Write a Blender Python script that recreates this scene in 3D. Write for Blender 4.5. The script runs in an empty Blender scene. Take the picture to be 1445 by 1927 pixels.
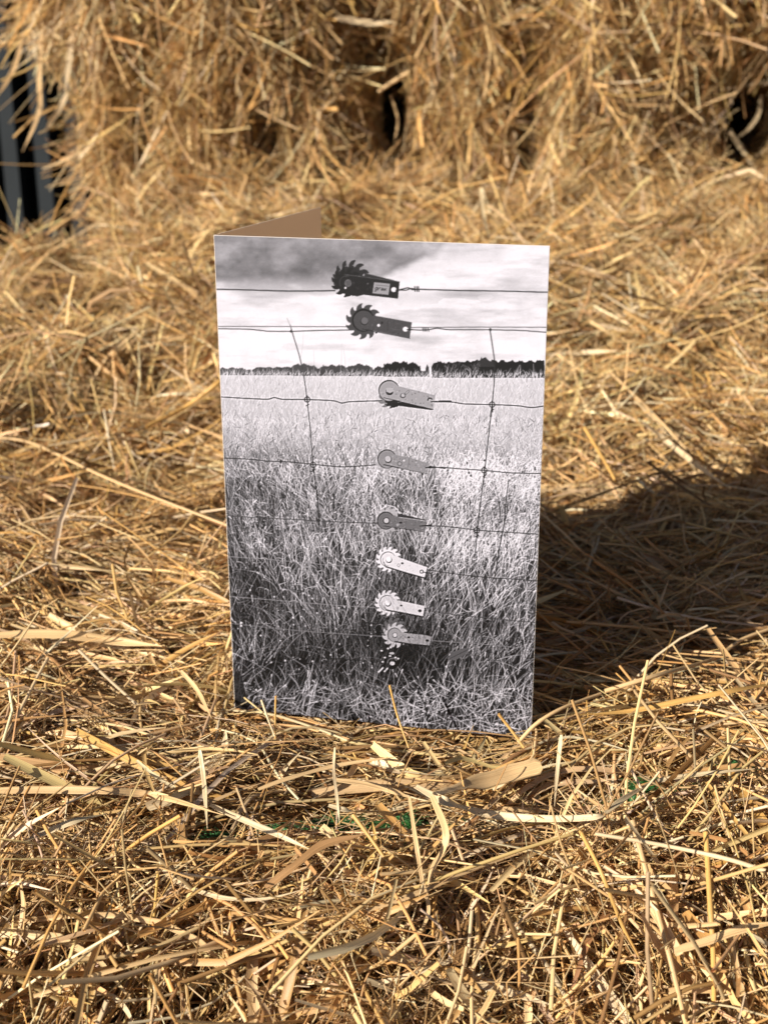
import bpy, math, time
import numpy as np
from mathutils import Matrix, Vector

T0 = time.time()
scene = bpy.context.scene
COL = scene.collection
rng = np.random.default_rng(7)

# ------------------------------------------------------------------ camera
FPX, CX, CY = 2600.0, 722.5, 963.5           # focal length and centre in pixels of the 1445 x 1927 frame
CAM = np.array([0.0024861, -0.59802912, 0.32641571])
PITCH, ROLL, CARD_YAW = 0.3477378, -0.00268, -0.2192859
FWD = np.array([0, math.cos(PITCH), -math.sin(PITCH)])
_r = np.array([1.0, 0, 0]); _u = np.cross(_r, FWD)
RIGHT = _r * math.cos(ROLL) + _u * math.sin(ROLL)
UP = _u * math.cos(ROLL) - _r * math.sin(ROLL)
cd = bpy.data.cameras.new('camera'); cam = bpy.data.objects.new('camera', cd); COL.objects.link(cam)
cam.matrix_world = Matrix((
    (RIGHT[0], UP[0], -FWD[0], CAM[0]), (RIGHT[1], UP[1], -FWD[1], CAM[1]),
    (RIGHT[2], UP[2], -FWD[2], CAM[2]), (0, 0, 0, 1)))
cd.sensor_fit = 'HORIZONTAL'; cd.sensor_width = 36.0; cd.lens = FPX / 1445.0 * 36.0
cd.clip_start = 0.01; cd.clip_end = 500
cd.dof.use_dof = True; cd.dof.focus_distance = 0.585; cd.dof.aperture_fstop = 20.0
scene.camera = cam

# ------------------------------------------------------------------ sky and sun
SUN_AZ, SUN_EL = math.radians(38.5), math.radians(27)    # light travels towards +X turned 37 degrees to +Y
LDIR = Vector((math.cos(SUN_AZ) * math.cos(SUN_EL), math.sin(SUN_AZ) * math.cos(SUN_EL), -math.sin(SUN_EL)))
w = bpy.data.worlds.new('World'); scene.world = w; w.use_nodes = True
nt = w.node_tree; bg = nt.nodes['Background']
sky = nt.nodes.new('ShaderNodeTexSky'); sky.sky_type = 'NISHITA'; sky.sun_disc = False
sky.sun_elevation = SUN_EL
sky.sun_rotation = math.atan2(-LDIR.x, -LDIR.y)
sky.air_density = 0.6; sky.dust_density = 1.2
nt.links.new(sky.outputs[0], bg.inputs[0]); bg.inputs[1].default_value = 0.05
sd = bpy.data.lights.new('sun', 'SUN'); sun = bpy.data.objects.new('sun', sd); COL.objects.link(sun)
sd.energy = 5.0; sd.angle = math.radians(0.5); sd.color = (1.0, 0.93, 0.83)
sun.rotation_euler = LDIR.to_track_quat('-Z', 'Y').to_euler()
sun.location = (-3, -2, 3)
scene.view_settings.view_transform = 'Standard'
scene.view_settings.look = 'None'
scene.view_settings.exposure = 0.56
scene.view_settings.gamma = 1.0
scene.cycles.max_bounces = 6; scene.cycles.diffuse_bounces = 4

# ------------------------------------------------------------------ helpers
def ray(px, py):
    return (px - CX) / FPX * RIGHT - (py - CY) / FPX * UP + FWD

def at_z(px, py, z):
    d = ray(px, py); return CAM + d * ((z - CAM[2]) / d[2])

def at_y(px, py, y):
    d = ray(px, py); return CAM + d * ((y - CAM[1]) / d[1])

def tag(o, label=None, cat=None, group=None, kind=None):
    if label: o['label'] = label
    if cat: o['category'] = cat
    if group: o['group'] = group
    if kind: o['kind'] = kind
    return o

def empty(name, loc=(0, 0, 0)):
    o = bpy.data.objects.new(name, None); COL.objects.link(o); o.location = loc
    o.empty_display_size = 0.05
    return o

def raw_mesh(name, V, F, mat, parent=None, cols=None, fib=None, smooth=True):
    """V (n,3), F (m,4) quads"""
    me = bpy.data.meshes.new(name)
    n, m = len(V), len(F)
    me.vertices.add(n); me.vertices.foreach_set('co', np.ascontiguousarray(V, np.float32).ravel())
    me.loops.add(m * 4); me.loops.foreach_set('vertex_index', np.ascontiguousarray(F, np.int32).ravel())
    me.polygons.add(m); me.polygons.foreach_set('loop_start', np.arange(0, m * 4, 4, dtype=np.int32))
    me.update(calc_edges=True)
    if cols is not None:
        a = me.attributes.new('tone', 'FLOAT_COLOR', 'POINT')
        c = np.ones((n, 4), np.float32); c[:, :3] = cols; a.data.foreach_set('color', c.ravel())
    if fib is not None:
        a = me.attributes.new('fibre', 'FLOAT_VECTOR', 'POINT')
        a.data.foreach_set('vector', np.ascontiguousarray(fib, np.float32).ravel())
    if smooth: me.shade_smooth()
    else: me.shade_flat()
    me.materials.append(mat)
    o = bpy.data.objects.new(name, me); COL.objects.link(o)
    if parent is not None: o.parent = parent
    return o

def norm(a): return a / np.maximum(np.linalg.norm(a, axis=-1, keepdims=True), 1e-9)

class Noise:
    """smooth pseudo noise: a sum of sines in random directions"""
    def __init__(self, seed, scale, k=14):
        r = np.random.default_rng(seed)
        self.d = norm(r.normal(size=(k, 3))) * r.uniform(0.5, 1.6, (k, 1)) * 2 * math.pi / scale
        self.p = r.uniform(0, 6.28, k)
    def __call__(self, P):
        return np.sin(P @ self.d.T + self.p).sum(1) / math.sqrt(len(self.p) / 2)

# ------------------------------------------------------------------ materials
def new_mat(name):
    m = bpy.data.materials.new(name); m.use_nodes = True
    nt = m.node_tree; return m, nt, nt.nodes['Principled BSDF'], nt.nodes['Material Output']

def straw_material():
    m, nt, p, out = new_mat('dry_straw')
    N, Lk = nt.nodes, nt.links
    at = N.new('ShaderNodeAttribute'); at.attribute_name = 'tone'
    fb = N.new('ShaderNodeAttribute'); fb.attribute_name = 'fibre'
    mp = N.new('ShaderNodeMapping'); mp.inputs['Scale'].default_value = (60, 9, 97)
    no = N.new('ShaderNodeTexNoise'); no.inputs['Scale'].default_value = 1.0; no.inputs['Detail'].default_value = 3
    Lk.new(fb.outputs['Vector'], mp.inputs[0]); Lk.new(mp.outputs[0], no.inputs['Vector'])
    r1 = N.new('ShaderNodeMapRange'); r1.inputs[1].default_value = 0.3; r1.inputs[2].default_value = 0.7
    r1.inputs[3].default_value = 0.62; r1.inputs[4].default_value = 1.22
    Lk.new(no.outputs[0], r1.inputs[0])
    mp2 = N.new('ShaderNodeMapping'); mp2.inputs['Scale'].default_value = (45, 0.6, 31)
    n2 = N.new('ShaderNodeTexNoise'); n2.inputs['Scale'].default_value = 1.0; n2.inputs['Detail'].default_value = 2
    Lk.new(fb.outputs['Vector'], mp2.inputs[0]); Lk.new(mp2.outputs[0], n2.inputs['Vector'])
    r2 = N.new('ShaderNodeMapRange'); r2.inputs[1].default_value = 0.56; r2.inputs[2].default_value = 0.74
    r2.inputs[3].default_value = 0.0; r2.inputs[4].default_value = 0.55
    Lk.new(n2.outputs[0], r2.inputs[0])
    mx = N.new('ShaderNodeMix'); mx.data_type = 'RGBA'; mx.blend_type = 'MULTIPLY'; mx.inputs[0].default_value = 1.0
    Lk.new(at.outputs['Color'], mx.inputs[6]); Lk.new(r1.outputs[0], mx.inputs[7])
    mb = N.new('ShaderNodeMix'); mb.data_type = 'RGBA'; mb.inputs[7].default_value = (0.20, 0.105, 0.035, 1)
    Lk.new(r2.outputs[0], mb.inputs[0]); Lk.new(mx.outputs[2], mb.inputs[6])
    Lk.new(mb.outputs[2], p.inputs['Base Color'])
    p.inputs['Roughness'].default_value = 0.42; p.inputs['Specular IOR Level'].default_value = 0.32
    bp = N.new('ShaderNodeBump'); bp.inputs['Strength'].default_value = 0.25; bp.inputs['Distance'].default_value = 0.0004
    Lk.new(no.outputs[0], bp.inputs['Height']); Lk.new(bp.outputs[0], p.inputs['Normal'])
    tr = N.new('ShaderNodeBsdfTranslucent'); Lk.new(mb.outputs[2], tr.inputs[0])
    ms = N.new('ShaderNodeMixShader'); ms.inputs[0].default_value = 0.05
    Lk.new(p.outputs[0], ms.inputs[1]); Lk.new(tr.outputs[0], ms.inputs[2]); Lk.new(ms.outputs[0], out.inputs[0])
    return m

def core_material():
    m, nt, p, out = new_mat('pressed_straw_painted_shade')
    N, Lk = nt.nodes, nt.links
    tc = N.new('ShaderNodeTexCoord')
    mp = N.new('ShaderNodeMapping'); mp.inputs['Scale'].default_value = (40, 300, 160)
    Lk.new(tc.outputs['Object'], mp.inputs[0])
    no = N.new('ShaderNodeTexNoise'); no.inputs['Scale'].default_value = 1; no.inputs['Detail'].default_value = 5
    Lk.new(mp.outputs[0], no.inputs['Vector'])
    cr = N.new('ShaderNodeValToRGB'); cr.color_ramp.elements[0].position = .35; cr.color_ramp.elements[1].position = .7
    cr.color_ramp.elements[0].color = (0.05, 0.026, 0.009, 1); cr.color_ramp.elements[1].color = (0.20, 0.115, 0.042, 1)  # core darkened below straw colour: shade of the gaps between strands painted in
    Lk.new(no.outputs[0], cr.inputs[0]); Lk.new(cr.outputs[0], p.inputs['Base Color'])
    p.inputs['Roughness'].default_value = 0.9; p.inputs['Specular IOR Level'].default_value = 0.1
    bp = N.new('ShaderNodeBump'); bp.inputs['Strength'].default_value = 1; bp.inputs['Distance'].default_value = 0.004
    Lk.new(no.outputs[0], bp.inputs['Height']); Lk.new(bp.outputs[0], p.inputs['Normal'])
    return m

def plain(name, col, rough=0.6, spec=0.3, noise=None):
    m, nt, p, out = new_mat(name)
    p.inputs['Base Color'].default_value = (*col, 1); p.inputs['Roughness'].default_value = rough
    p.inputs['Specular IOR Level'].default_value = spec
    if noise:
        N, Lk = nt.nodes, nt.links
        tc = N.new('ShaderNodeTexCoord')
        no = N.new('ShaderNodeTexNoise'); no.inputs['Scale'].default_value = noise[0]; no.inputs['Detail'].default_value = 6
        Lk.new(tc.outputs['Object'], no.inputs['Vector'])
        cr = N.new('ShaderNodeValToRGB')
        cr.color_ramp.elements[0].position = .3; cr.color_ramp.elements[1].position = .7
        cr.color_ramp.elements[0].color = (*[c * (1 - noise[1]) for c in col], 1)
        cr.color_ramp.elements[1].color = (*[min(1, c * (1 + noise[1])) for c in col], 1)
        Lk.new(no.outputs[0], cr.inputs[0]); Lk.new(cr.outputs[0], p.inputs['Base Color'])
        bp = N.new('ShaderNodeBump'); bp.inputs['Strength'].default_value = noise[2]; bp.inputs['Distance'].default_value = 0.0005
        Lk.new(no.outputs[0], bp.inputs['Height']); Lk.new(bp.outputs[0], p.inputs['Normal'])
    return m

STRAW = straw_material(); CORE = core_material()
PAPER = plain('white_card_paper', (0.80, 0.785, 0.76), 0.65, 0.25, (900, 0.02, 0.05))
def let_light_through(m, col, f):
    nt = m.node_tree; tr = nt.nodes.new('ShaderNodeBsdfTranslucent'); tr.inputs[0].default_value = (*col, 1)
    ms = nt.nodes.new('ShaderNodeMixShader'); ms.inputs[0].default_value = f
    nt.links.new(nt.nodes['Principled BSDF'].outputs[0], ms.inputs[1]); nt.links.new(tr.outputs[0], ms.inputs[2])
    nt.links.new(ms.outputs[0], nt.nodes['Material Output'].inputs[0])
let_light_through(PAPER, (.94, .70, .42), .35)
GREEN = plain('green_twine', (0.030, 0.12, 0.026), 0.5, 0.4, (500, 0.5, 0.3))
CLAD = plain('slate_painted_steel', (0.019, 0.024, 0.028), 0.6, 0.3, (8, 0.15, 0.05))
EARTH = plain('yard_earth', (0.10, 0.085, 0.065), 0.95, 0.1, (6, 0.4, 0.6))

PAL = np.array([(0.82, 0.565, 0.265), (0.76, 0.485, 0.198), (0.62, 0.36, 0.128), (0.85, 0.66, 0.40),
                (0.33, 0.18, 0.066), (0.70, 0.48, 0.245), (0.52, 0.375, 0.20), (0.74, 0.42, 0.135)])
PALP = np.array([.22, .19, .16, .11, .12, .09, .05, .06])

# ------------------------------------------------------------------ straw strands
def ribbon_tube(C, side, upv, W, kind, M, flat=None):
    """C (n,K,3) centre lines; returns verts (n,K,M,3)"""
    n, K = C.shape[:2]
    s = np.linspace(0, 1, K)
    if kind == 'tube':
        tp = 1 - 0.25 * s
        ang = np.arange(M) / M * 2 * math.pi
        return C[:, :, None] + (side[:, :, None] * np.cos(ang)[None, None, :, None] +
                                upv[:, :, None] * (np.sin(ang)[None, None, :, None] * flat[:, None, None, None])) * (W[:, None] * tp * 0.5)[:, :, None, None]
    tp = np.clip(1.15 - np.abs(s * 1.9 - 0.75) ** 2.2 * 0.75, 0.12, 1)
    x = np.linspace(-1, 1, M)
    fold = 0.22
    return C[:, :, None] + (side[:, :, None] * x[None, None, :, None] +
                            upv[:, :, None] * (np.abs(x) - .5)[None, None, :, None] * fold * 2) * (W[:, None] * tp * 0.5)[:, :, None, None]

def strand_geo(C, side0, W, kind, M, cols, twist=None, r=rng):
    n, K = C.shape[:2]
    T = norm(np.gradient(C, axis=1))
    side = norm(side0[:, None] - T * (T * side0[:, None]).sum(-1, keepdims=True))
    upv = np.cross(T, side)
    if twist is not None:
        a = twist[0][:, None] + twist[1][:, None] * np.linspace(0, 1, K)
        c, s_ = np.cos(a)[..., None], np.sin(a)[..., None]
        side, upv = side * c + upv * s_, upv * c - side * s_
    V = ribbon_tube(C, side, upv, W, kind, M, r.uniform(.4, 1, n))
    idx = np.arange(n * K * M).reshape(n, K, M)
    if kind == 'tube':
        a = idx[:, :-1]; b = idx[:, 1:]
        F = np.stack([a, np.roll(a, -1, 2), np.roll(b, -1, 2), b], -1).reshape(-1, 4)
    else:
        F = np.stack([idx[:, :-1, :-1], idx[:, :-1, 1:], idx[:, 1:, 1:], idx[:, 1:, :-1]], -1).reshape(-1, 4)
    L = np.linalg.norm(np.diff(C, axis=1), axis=2).sum(1)
    fib = np.zeros((n, K, M, 3), np.float32)
    fib[..., 0] = (np.linspace(0, 1, K)[None] * L[:, None])[:, :, None] * 0.35
    fib[..., 1] = np.abs(np.linspace(-1, 1, M))[None, None] * (1.0 if kind == 'tube' else 2.2) if kind == 'tube' else (np.arange(M) / (M - 1) * W[0] * 0 + np.linspace(-1, 1, M))[None, None]
    fib[..., 2] = r.uniform(0, 40, n)[:, None, None]
    cc = np.broadcast_to(cols[:, None, None], (n, K, M, 3)) * (1 + 0.12 * np.sin(np.linspace(0, 3, K)[None, :, None, None] + fib[..., 2:3]))
    return V.reshape(-1, 3), F, cc.reshape(-1, 3), fib.reshape(-1, 3)

def curve_lines(P, T, N, L, K, bend_b, bend_n, kink, r):
    n = len(P)
    s = np.linspace(-0.5, 0.5, K)
    B = np.cross(N, T)
    C = P[:, None] + T[:, None] * (L[:, None] * s)[..., None]
    q = (s ** 2 - 1 / 12)[None] * L[:, None]
    C = C + B[:, None] * (q * bend_b[:, None])[..., None] + N[:, None] * (q * bend_n[:, None])[..., None]
    wob = r.normal(0, .022, n)[:, None] * L[:, None] * np.sin(s[None] * r.uniform(4, 9, n)[:, None] + r.uniform(0, 6.3, n)[:, None])
    C = C + B[:, None] * wob[..., None]
    if kink is not None:
        s0 = r.uniform(-.3, .3, n)[:, None]
        k = np.maximum(0, s[None] - s0) * L[:, None] * kink[:, None]
        C = C + B[:, None] * (k * r.choice([-1, 1], n)[:, None])[..., None] - N[:, None] * (np.abs(k) * .25)[..., None]
    return C

def palette(n, r, shift=None):
    c = PAL[r.choice(len(PAL), n, p=PALP)] * r.uniform(0.72, 1.16, (n, 1))
    c = c * (1 + r.normal(0, .04, (n, 3)))
    c = c * (1, 1, 1.05)
    if shift is not None: c = c * shift
    return np.clip(c, 0.01, 0.88)

def rounded_box(lo, hi, rad, step):
    """one closed quad shell of a box with rounded edges: verts, quads"""
    lo, hi = np.array(lo, float), np.array(hi, float)
    nseg = np.maximum(2, np.round((hi - lo) / step).astype(int))
    V, F, off = [], [], 0
    for ax in range(3):
        a, b = [(1, 2), (2, 0), (0, 1)][ax]
        for sgn in (0, 1):
            ga = np.linspace(lo[a], hi[a], nseg[a] + 1); gb = np.linspace(lo[b], hi[b], nseg[b] + 1)
            A, B_ = np.meshgrid(ga, gb, indexing='ij')
            p = np.zeros(A.shape + (3,)); p[..., a] = A; p[..., b] = B_; p[..., ax] = hi[ax] if sgn else lo[ax]
            i = np.arange(A.size).reshape(A.shape) + off
            q = np.stack([i[:-1, :-1], i[1:, :-1], i[1:, 1:], i[:-1, 1:]], -1).reshape(-1, 4)
            if not sgn: q = q[:, ::-1]
            V.append(p.reshape(-1, 3)); F.append(q); off += A.size
    V, F = np.concatenate(V), np.concatenate(F)
    inner = np.clip(V, lo + rad, hi - rad)
    d = V - inner
    V = inner + norm(d) * rad
    return V, F, norm(d)

def make_bale(label, lo, hi, rad, step, deform, accept, classes, orient, seed, sink, group, shift=None, clear=None):
    r = np.random.default_rng(seed)
    root = empty('straw_bale', ((lo[0] + hi[0]) / 2, (lo[1] + hi[1]) / 2, lo[2]))
    tag(root, label, 'straw bale', group)
    off = np.array(root.location)
    V, F, Nn = rounded_box(lo, hi, rad, step)
    Vs = deform(V, Nn)
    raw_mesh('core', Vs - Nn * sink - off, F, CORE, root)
    # scatter
    q = Vs[F]; fn = np.cross(q[:, 2] - q[:, 0], q[:, 3] - q[:, 1]); ar = np.linalg.norm(fn, axis=1) / 2
    fn = norm(fn); cen = q.mean(1)
    wgt = ar * accept(cen, fn)
    tot = wgt.sum()
    parts = []; base = 0
    for (dens, L0, L1, W0, W1, kind, K, M, dlo, dhi, tilt, poke) in classes:
        n = int(dens * tot)
        if n == 0: continue
        fi = r.choice(len(F), n, p=wgt / tot)
        a, b = r.uniform(size=(2, n, 1))
        P = (q[fi, 0] * (1 - a) + q[fi, 1] * a) * (1 - b) + (q[fi, 3] * (1 - a) + q[fi, 2] * a) * b
        N = fn[fi]
        T = orient(P, N, r)
        T = norm(T - N * (T * N).sum(1, keepdims=True))
        tl = np.radians(r.normal(0, tilt, n))
        stand = smooth01((-.085 - P[:, 1]) / .05)            # the near side of the front bale is shaggier
        tl = tl * (1 + 1.6 * stand)
        pk = r.uniform(size=n) < poke * (1 + 3 * stand)
        tl[pk] = np.radians(r.uniform(25, 75, pk.sum()))
        T = T * np.cos(tl)[:, None] + N * np.sin(tl)[:, None]
        L = L0 * (L1 / L0) ** r.uniform(0, 1, n); W = W0 * (W1 / W0) ** (r.uniform(0, 1, n) ** 1.4)
        if kind == 'tube': W = np.minimum(W, L * .12)
        L = np.where(pk, np.minimum(L, r.uniform(.025, .06, n)), L)
        P = P + N * r.uniform(dlo, dhi, n)[:, None]
        N2 = norm(N - T * (N * T).sum(1, keepdims=True))
        kink = np.where(r.uniform(size=n) < .3, r.uniform(.2, .9, n), 0)
        bb = r.normal(0, .6 if kind == 'tube' else 0.9, n); bn = r.normal(-.2, .3, n)
        C = curve_lines(P, T, N2, L, K, bb, bn, kink, r)
        if clear is not None:
            keep = ~clear(C, r); C = C[keep]; W = W[keep]; N2 = N2[keep]; T = T[keep]; n = len(C)
        side = np.cross(N2, T)
        tw = (r.normal(0, .6, n), r.normal(0, 1.3, n)) if kind != 'tube' else None
        g = strand_geo(C, side, W, kind, M, palette(n, r, shift), tw, r)
        parts.append((g[0], g[1] + base, g[2], g[3])); base += len(g[0])
    Vv, Ff, Cc, Fb = [np.concatenate([p[i] for p in parts]) for i in range(4)]
    s = raw_mesh('loose_straw', Vv - off, Ff, STRAW, root, Cc, Fb)
    s['kind'] = 'stuff'
    return root

# twine line of the front bale
TW = np.array([at_z(60, 1600, -.004), at_z(345, 1577, -.004), at_z(545, 1550, -.004), at_z(640, 1541, -.004), at_z(765, 1534, -.004),
               at_z(1000, 1503, -.004), at_z(1220, 1469, -.004), at_z(1395, 1447, -.004), at_z(1600, 1425, -.004)])
def twine_y(x): return np.interp(x, TW[:, 0], TW[:, 1])
TW_OPEN = [(at_z(a_, y_, 0)[0], at_z(b_, y_, 0)[0]) for a_, b_, y_ in ((395, 425, 1575), (515, 572, 1550), (592, 668, 1541), (738, 765, 1534), (1206, 1232, 1468), (1380, 1390, 1448))]

n_big, n_mid, n_sml = Noise(1, .16), Noise(2, .06), Noise(3, .028)
def top_relief(P): return n_big(P) * .005 + n_mid(P) * .0035 + n_sml(P) * .0025

def smooth01(t): t = np.clip(t, 0, 1); return t * t * (3 - 2 * t)

def deform_front(V, N):
    V = V.copy()
    up = np.clip(N[:, 2], 0, 1)
    fr = np.clip(-N[:, 1], 0, 1)
    rel = top_relief(V)
    flat = np.exp(-((V[:, 0] / .10) ** 2 + ((V[:, 1] - .02) / .07) ** 2))
    V[:, 2] -= up * .0045 * np.exp(-((V[:, 0] / .085) ** 4 + ((V[:, 1] + .035) / .03) ** 4))
    rel = rel * (1 - .92 * np.exp(-((V[:, 1] - twine_y(V[:, 0])) / .024) ** 2))
    rel = rel * (1 + 1.1 * smooth01((-.05 - V[:, 1]) / .05))
    V[:, 2] += up * .014 * np.tanh(rel / .014) * (1 - .7 * flat)
    V[:, 2] -= up * .013 * np.exp(-((V[:, 1] - twine_y(V[:, 0])) / .018) ** 2)
    # the hollow right of the card and the valley across the back string
    V[:, 2] -= up * .014 * np.exp(-((V[:, 1] - .395 - .02 * np.sin(V[:, 0] * 9)) / .022) ** 2)
    V[:, 2] += up * .010 * np.exp(-((V[:, 0] - .17) / .07) ** 2 - ((V[:, 1] + .015) / .03) ** 2)
    V += N * (fr * (n_mid(V) * .009 + n_sml(V) * .005))[:, None]
    return V

def deform_rear(V, N):
    V = V.copy(); up = np.clip(N[:, 2], 0, 1)
    V[:, 2] += up * (n_big(V) * .012 + n_mid(V) * .008 + n_sml(V) * .003)
    V[:, 2] += smooth01((V[:, 2] + .1) / .1) * np.interp(V[:, 1], [.40, .55, .95, 1.2], [-.004, .022, .098, .108])
    V[:, 2] -= up * .035 * smooth01((-.22 - V[:, 0]) / .16) * smooth01((V[:, 1] - .6) / .25)    # slumped left end
    return V + N * ((1 - up) * n_mid(V) * .006)[:, None]

TOPCLS = [  # density per m2, L0, L1, W0, W1, kind, rings, sides, depth lo, hi, tilt, poke
    (95000, .022, .10, .00042, .00105, 'tube', 6, 3, -.017, .002, 8, .03),
    (18000, .045, .17, .0010, .0023, 'tube', 8, 5, -.015, .004, 6, .018),
    (15000, .03, .13, .0013, .0045, 'leaf', 8, 3, -.015, .004, 8, .03),
    (900, .05, .13, .0034, .0064, 'leaf', 9, 4, -.012, .003, 5, .015)]
REARCLS = [
    (44000, .035, .13, .0006, .0015, 'tube', 6, 3, -.024, .005, 8, .03),
    (11000, .05, .20, .0012, .0026, 'tube', 7, 4, -.020, .006, 6, .02),
    (9000, .04, .16, .0014, .0042, 'leaf', 7, 3, -.016, .004, 7, .03)]
WALLCLS = [
    (42000, .05, .20, .0007, .0017, 'tube', 8, 3, -.036, .006, 7, .02),
    (9000, .08, .28, .0013, .0028, 'tube', 10, 4, -.026, .005, 5, .02),
    (9000, .05, .22, .0016, .0056, 'leaf', 9, 3, -.026, .005, 7, .025)]

o_noise = Noise(11, .19)
def _spot(px, py, rad, deg, spr):
    p = at_z(px, py, 0); return (p[0], p[1], rad, math.radians(deg), spr)
TUFTS = [_spot(1200, 1740, .045, 104, .16), _spot(1330, 1800, .03, 92, .14), _spot(260, 1760, .05, 58, .3), _spot(80, 1800, .04, 70, .35),
         _spot(620, 1800, .04, 75, .5), _spot(300, 1490, .05, 2, .3), _spot(1000, 1540, .05, 8, .35), _spot(1250, 1500, .05, 10, .35),
         _spot(1200, 1150, .06, 12, .35), _spot(420, 1400, .03, 95, .5), _spot(200, 1250, .05, -8, .4), _spot(1150, 1650, .03, 150, .3)]
def orient_top(P, N, r):
    n = len(P)
    a = o_noise(P) * .75 + np.where(r.uniform(size=n) < .68, r.normal(0, .32, n), r.uniform(-1.57, 1.57, n))
    for (cx_, cy_, rad_, ang, spr) in TUFTS:
        g_ = np.exp(-((P[:, 0] - cx_) ** 2 + (P[:, 1] - cy_) ** 2) / rad_ ** 2)
        a = np.where(r.uniform(size=n) < g_ * .85, ang + r.normal(0, spr, n), a)
    return np.stack([np.cos(a), np.sin(a), np.zeros(len(P))], 1) + np.array([0, 0, .0001])

def orient_front(P, N, r):
    t = orient_top(P, N, r)
    fr = np.clip(-N[:, 1], 0, 1)
    t[:, 2] += fr * r.normal(0, 1.0, len(P))
    return t

def orient_wall(P, N, r):
    a = math.pi / 2 + o_noise(P * [1, 1, .6]) * .42 + r.normal(0, .2, len(P)) + r.choice([0, 1.3, -.6], len(P), p=[.84, .08, .08])
    up = np.clip(N[:, 2], 0, 1)[:, None]
    wl = np.stack([np.cos(a), np.zeros(len(P)), np.sin(a)], 1)
    b = r.uniform(0, 6.28, len(P))
    tp = np.stack([np.cos(b), np.sin(b), np.zeros(len(P))], 1)
    sd = np.abs(N[:, 0:1]) > .7
    wl = np.where(sd, np.stack([np.zeros(len(P)), np.cos(a), np.sin(a)], 1), wl)
    return wl * (1 - up) + tp * up + 1e-4

# card footprint (needed so that no straw runs through the paper)
U = np.array([math.cos(CARD_YAW), math.sin(CARD_YAW), 0]); NF = np.array([math.sin(CARD_YAW), -math.cos(CARD_YAW), 0])
CW, CH = 0.148, 0.234
BL, BR = -U * CW / 2, U * CW / 2
TL = BL + np.array([0, 0, CH])
d = ray(602, 389); lo_, hi_ = 0.3, 1.2
for _ in range(60):
    mid = (lo_ + hi_) / 2
    if np.linalg.norm(CAM + d * mid - TL) < CW and mid > .6 or mid <= .6: lo_ = mid
    else: hi_ = mid
BTR = CAM + d * lo_                                   # free top corner of the back panel
BDIR = norm(BTR - TL)
print('back corner', BTR, 'dir', BDIR)

def crosses_card(C, r):
    """strands crossing a panel well above its foot"""
    bad = np.zeros(len(C), bool)
    for A, D in ((BL, U), (BL, norm(np.array([BDIR[0], BDIR[1], 0])))):
        nn = np.array([D[1], -D[0], 0])
        s = (C - A) @ nn; t = (C - A) @ D
        cr = (s[:, :-1] * s[:, 1:] < 0) & (t[:, :-1] > -.002) & (t[:, :-1] < CW + .002) & (np.maximum(C[:, :-1, 2], C[:, 1:, 2]) > -.004)
        bad |= cr.any(1)
    return bad

def dense(C, k=4):
    t = np.linspace(0, 1, k, endpoint=False)[None, None, :, None]
    return (C[:, :-1, None] * (1 - t) + C[:, 1:, None] * t).reshape(len(C), -1, 3)

def clear_front(C, r):
    C = dense(C)
    bad = crosses_card(C, r)
    s = (C - BL) @ NF; t = (C - BL) @ U                     # few straws stand up against the card front
    bad |= ((s > -.002) & (s < .03) & (t > -.004) & (t < CW + .004) & (C[:, :, 2] > .0075)).any(1) & (r.uniform(size=len(C)) < .93)
    bad |= ((s > -.002) & (s < .16) & (t > -.02) & (t < CW + .02) & (C[:, :, 2] > .008 + .12 * s)).any(1)
    dy = np.abs(C[:, :, 1] - twine_y(C[:, :, 0]))
    op = np.zeros(C.shape[:2], bool)
    for a, b in TW_OPEN: op |= (C[:, :, 0] > a - .002) & (C[:, :, 0] < b + .002)
    hit = ((dy < .010) & op & (C[:, :, 2] > -.022)).any(1)
    near_ = C[:, :, 1] - twine_y(C[:, :, 0])
    hit |= ((near_ < 0) & (near_ > -.026) & op & (C[:, :, 2] > -.0135 - near_ * .35)).any(1)
    return bad | (hit & (r.uniform(size=len(C)) < .97))

GRP = 'straw bales of the stack'
A = make_bale('low bale in front that the greeting card stands on', (-.45, -.185, -.38), (.62, .415, 0), .075, .011, deform_front,
              lambda p, n: ((n[:, 2] > -.1) & (p[:, 1] > -.25) & (p[:, 2] > -.16) & (p[:, 0] < .60)).astype(float),
              TOPCLS, orient_front, 21, .016, GRP, None, clear_front)
B1 = make_bale('low bale just behind the card, beyond the shaded groove', (-.44, .40, -.38), (.63, .96, 0), .05, .015, deform_rear,
               lambda p, n: ((n[:, 2] > .2) | (n[:, 0] < -.3)) * (p[:, 2] > -.15) * (p[:, 0] < .56) * 1.0,
               REARCLS, orient_top, 22, .014, GRP, (1.04, 1.05, 1.02))
B2 = make_bale('low bale whose pale ragged top meets the standing bales', (-.352, .945, -.38), (.64, 1.50, 0), .05, .015, deform_rear,
               lambda p, n: ((n[:, 2] > .2) | (n[:, 0] < -.3)) * (p[:, 2] > -.15) * (p[:, 1] < 1.24) * (p[:, 0] < .62) * 1.0,
               REARCLS, orient_top, 23, .014, GRP, (1.04, 1.05, 1.02))

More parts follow.
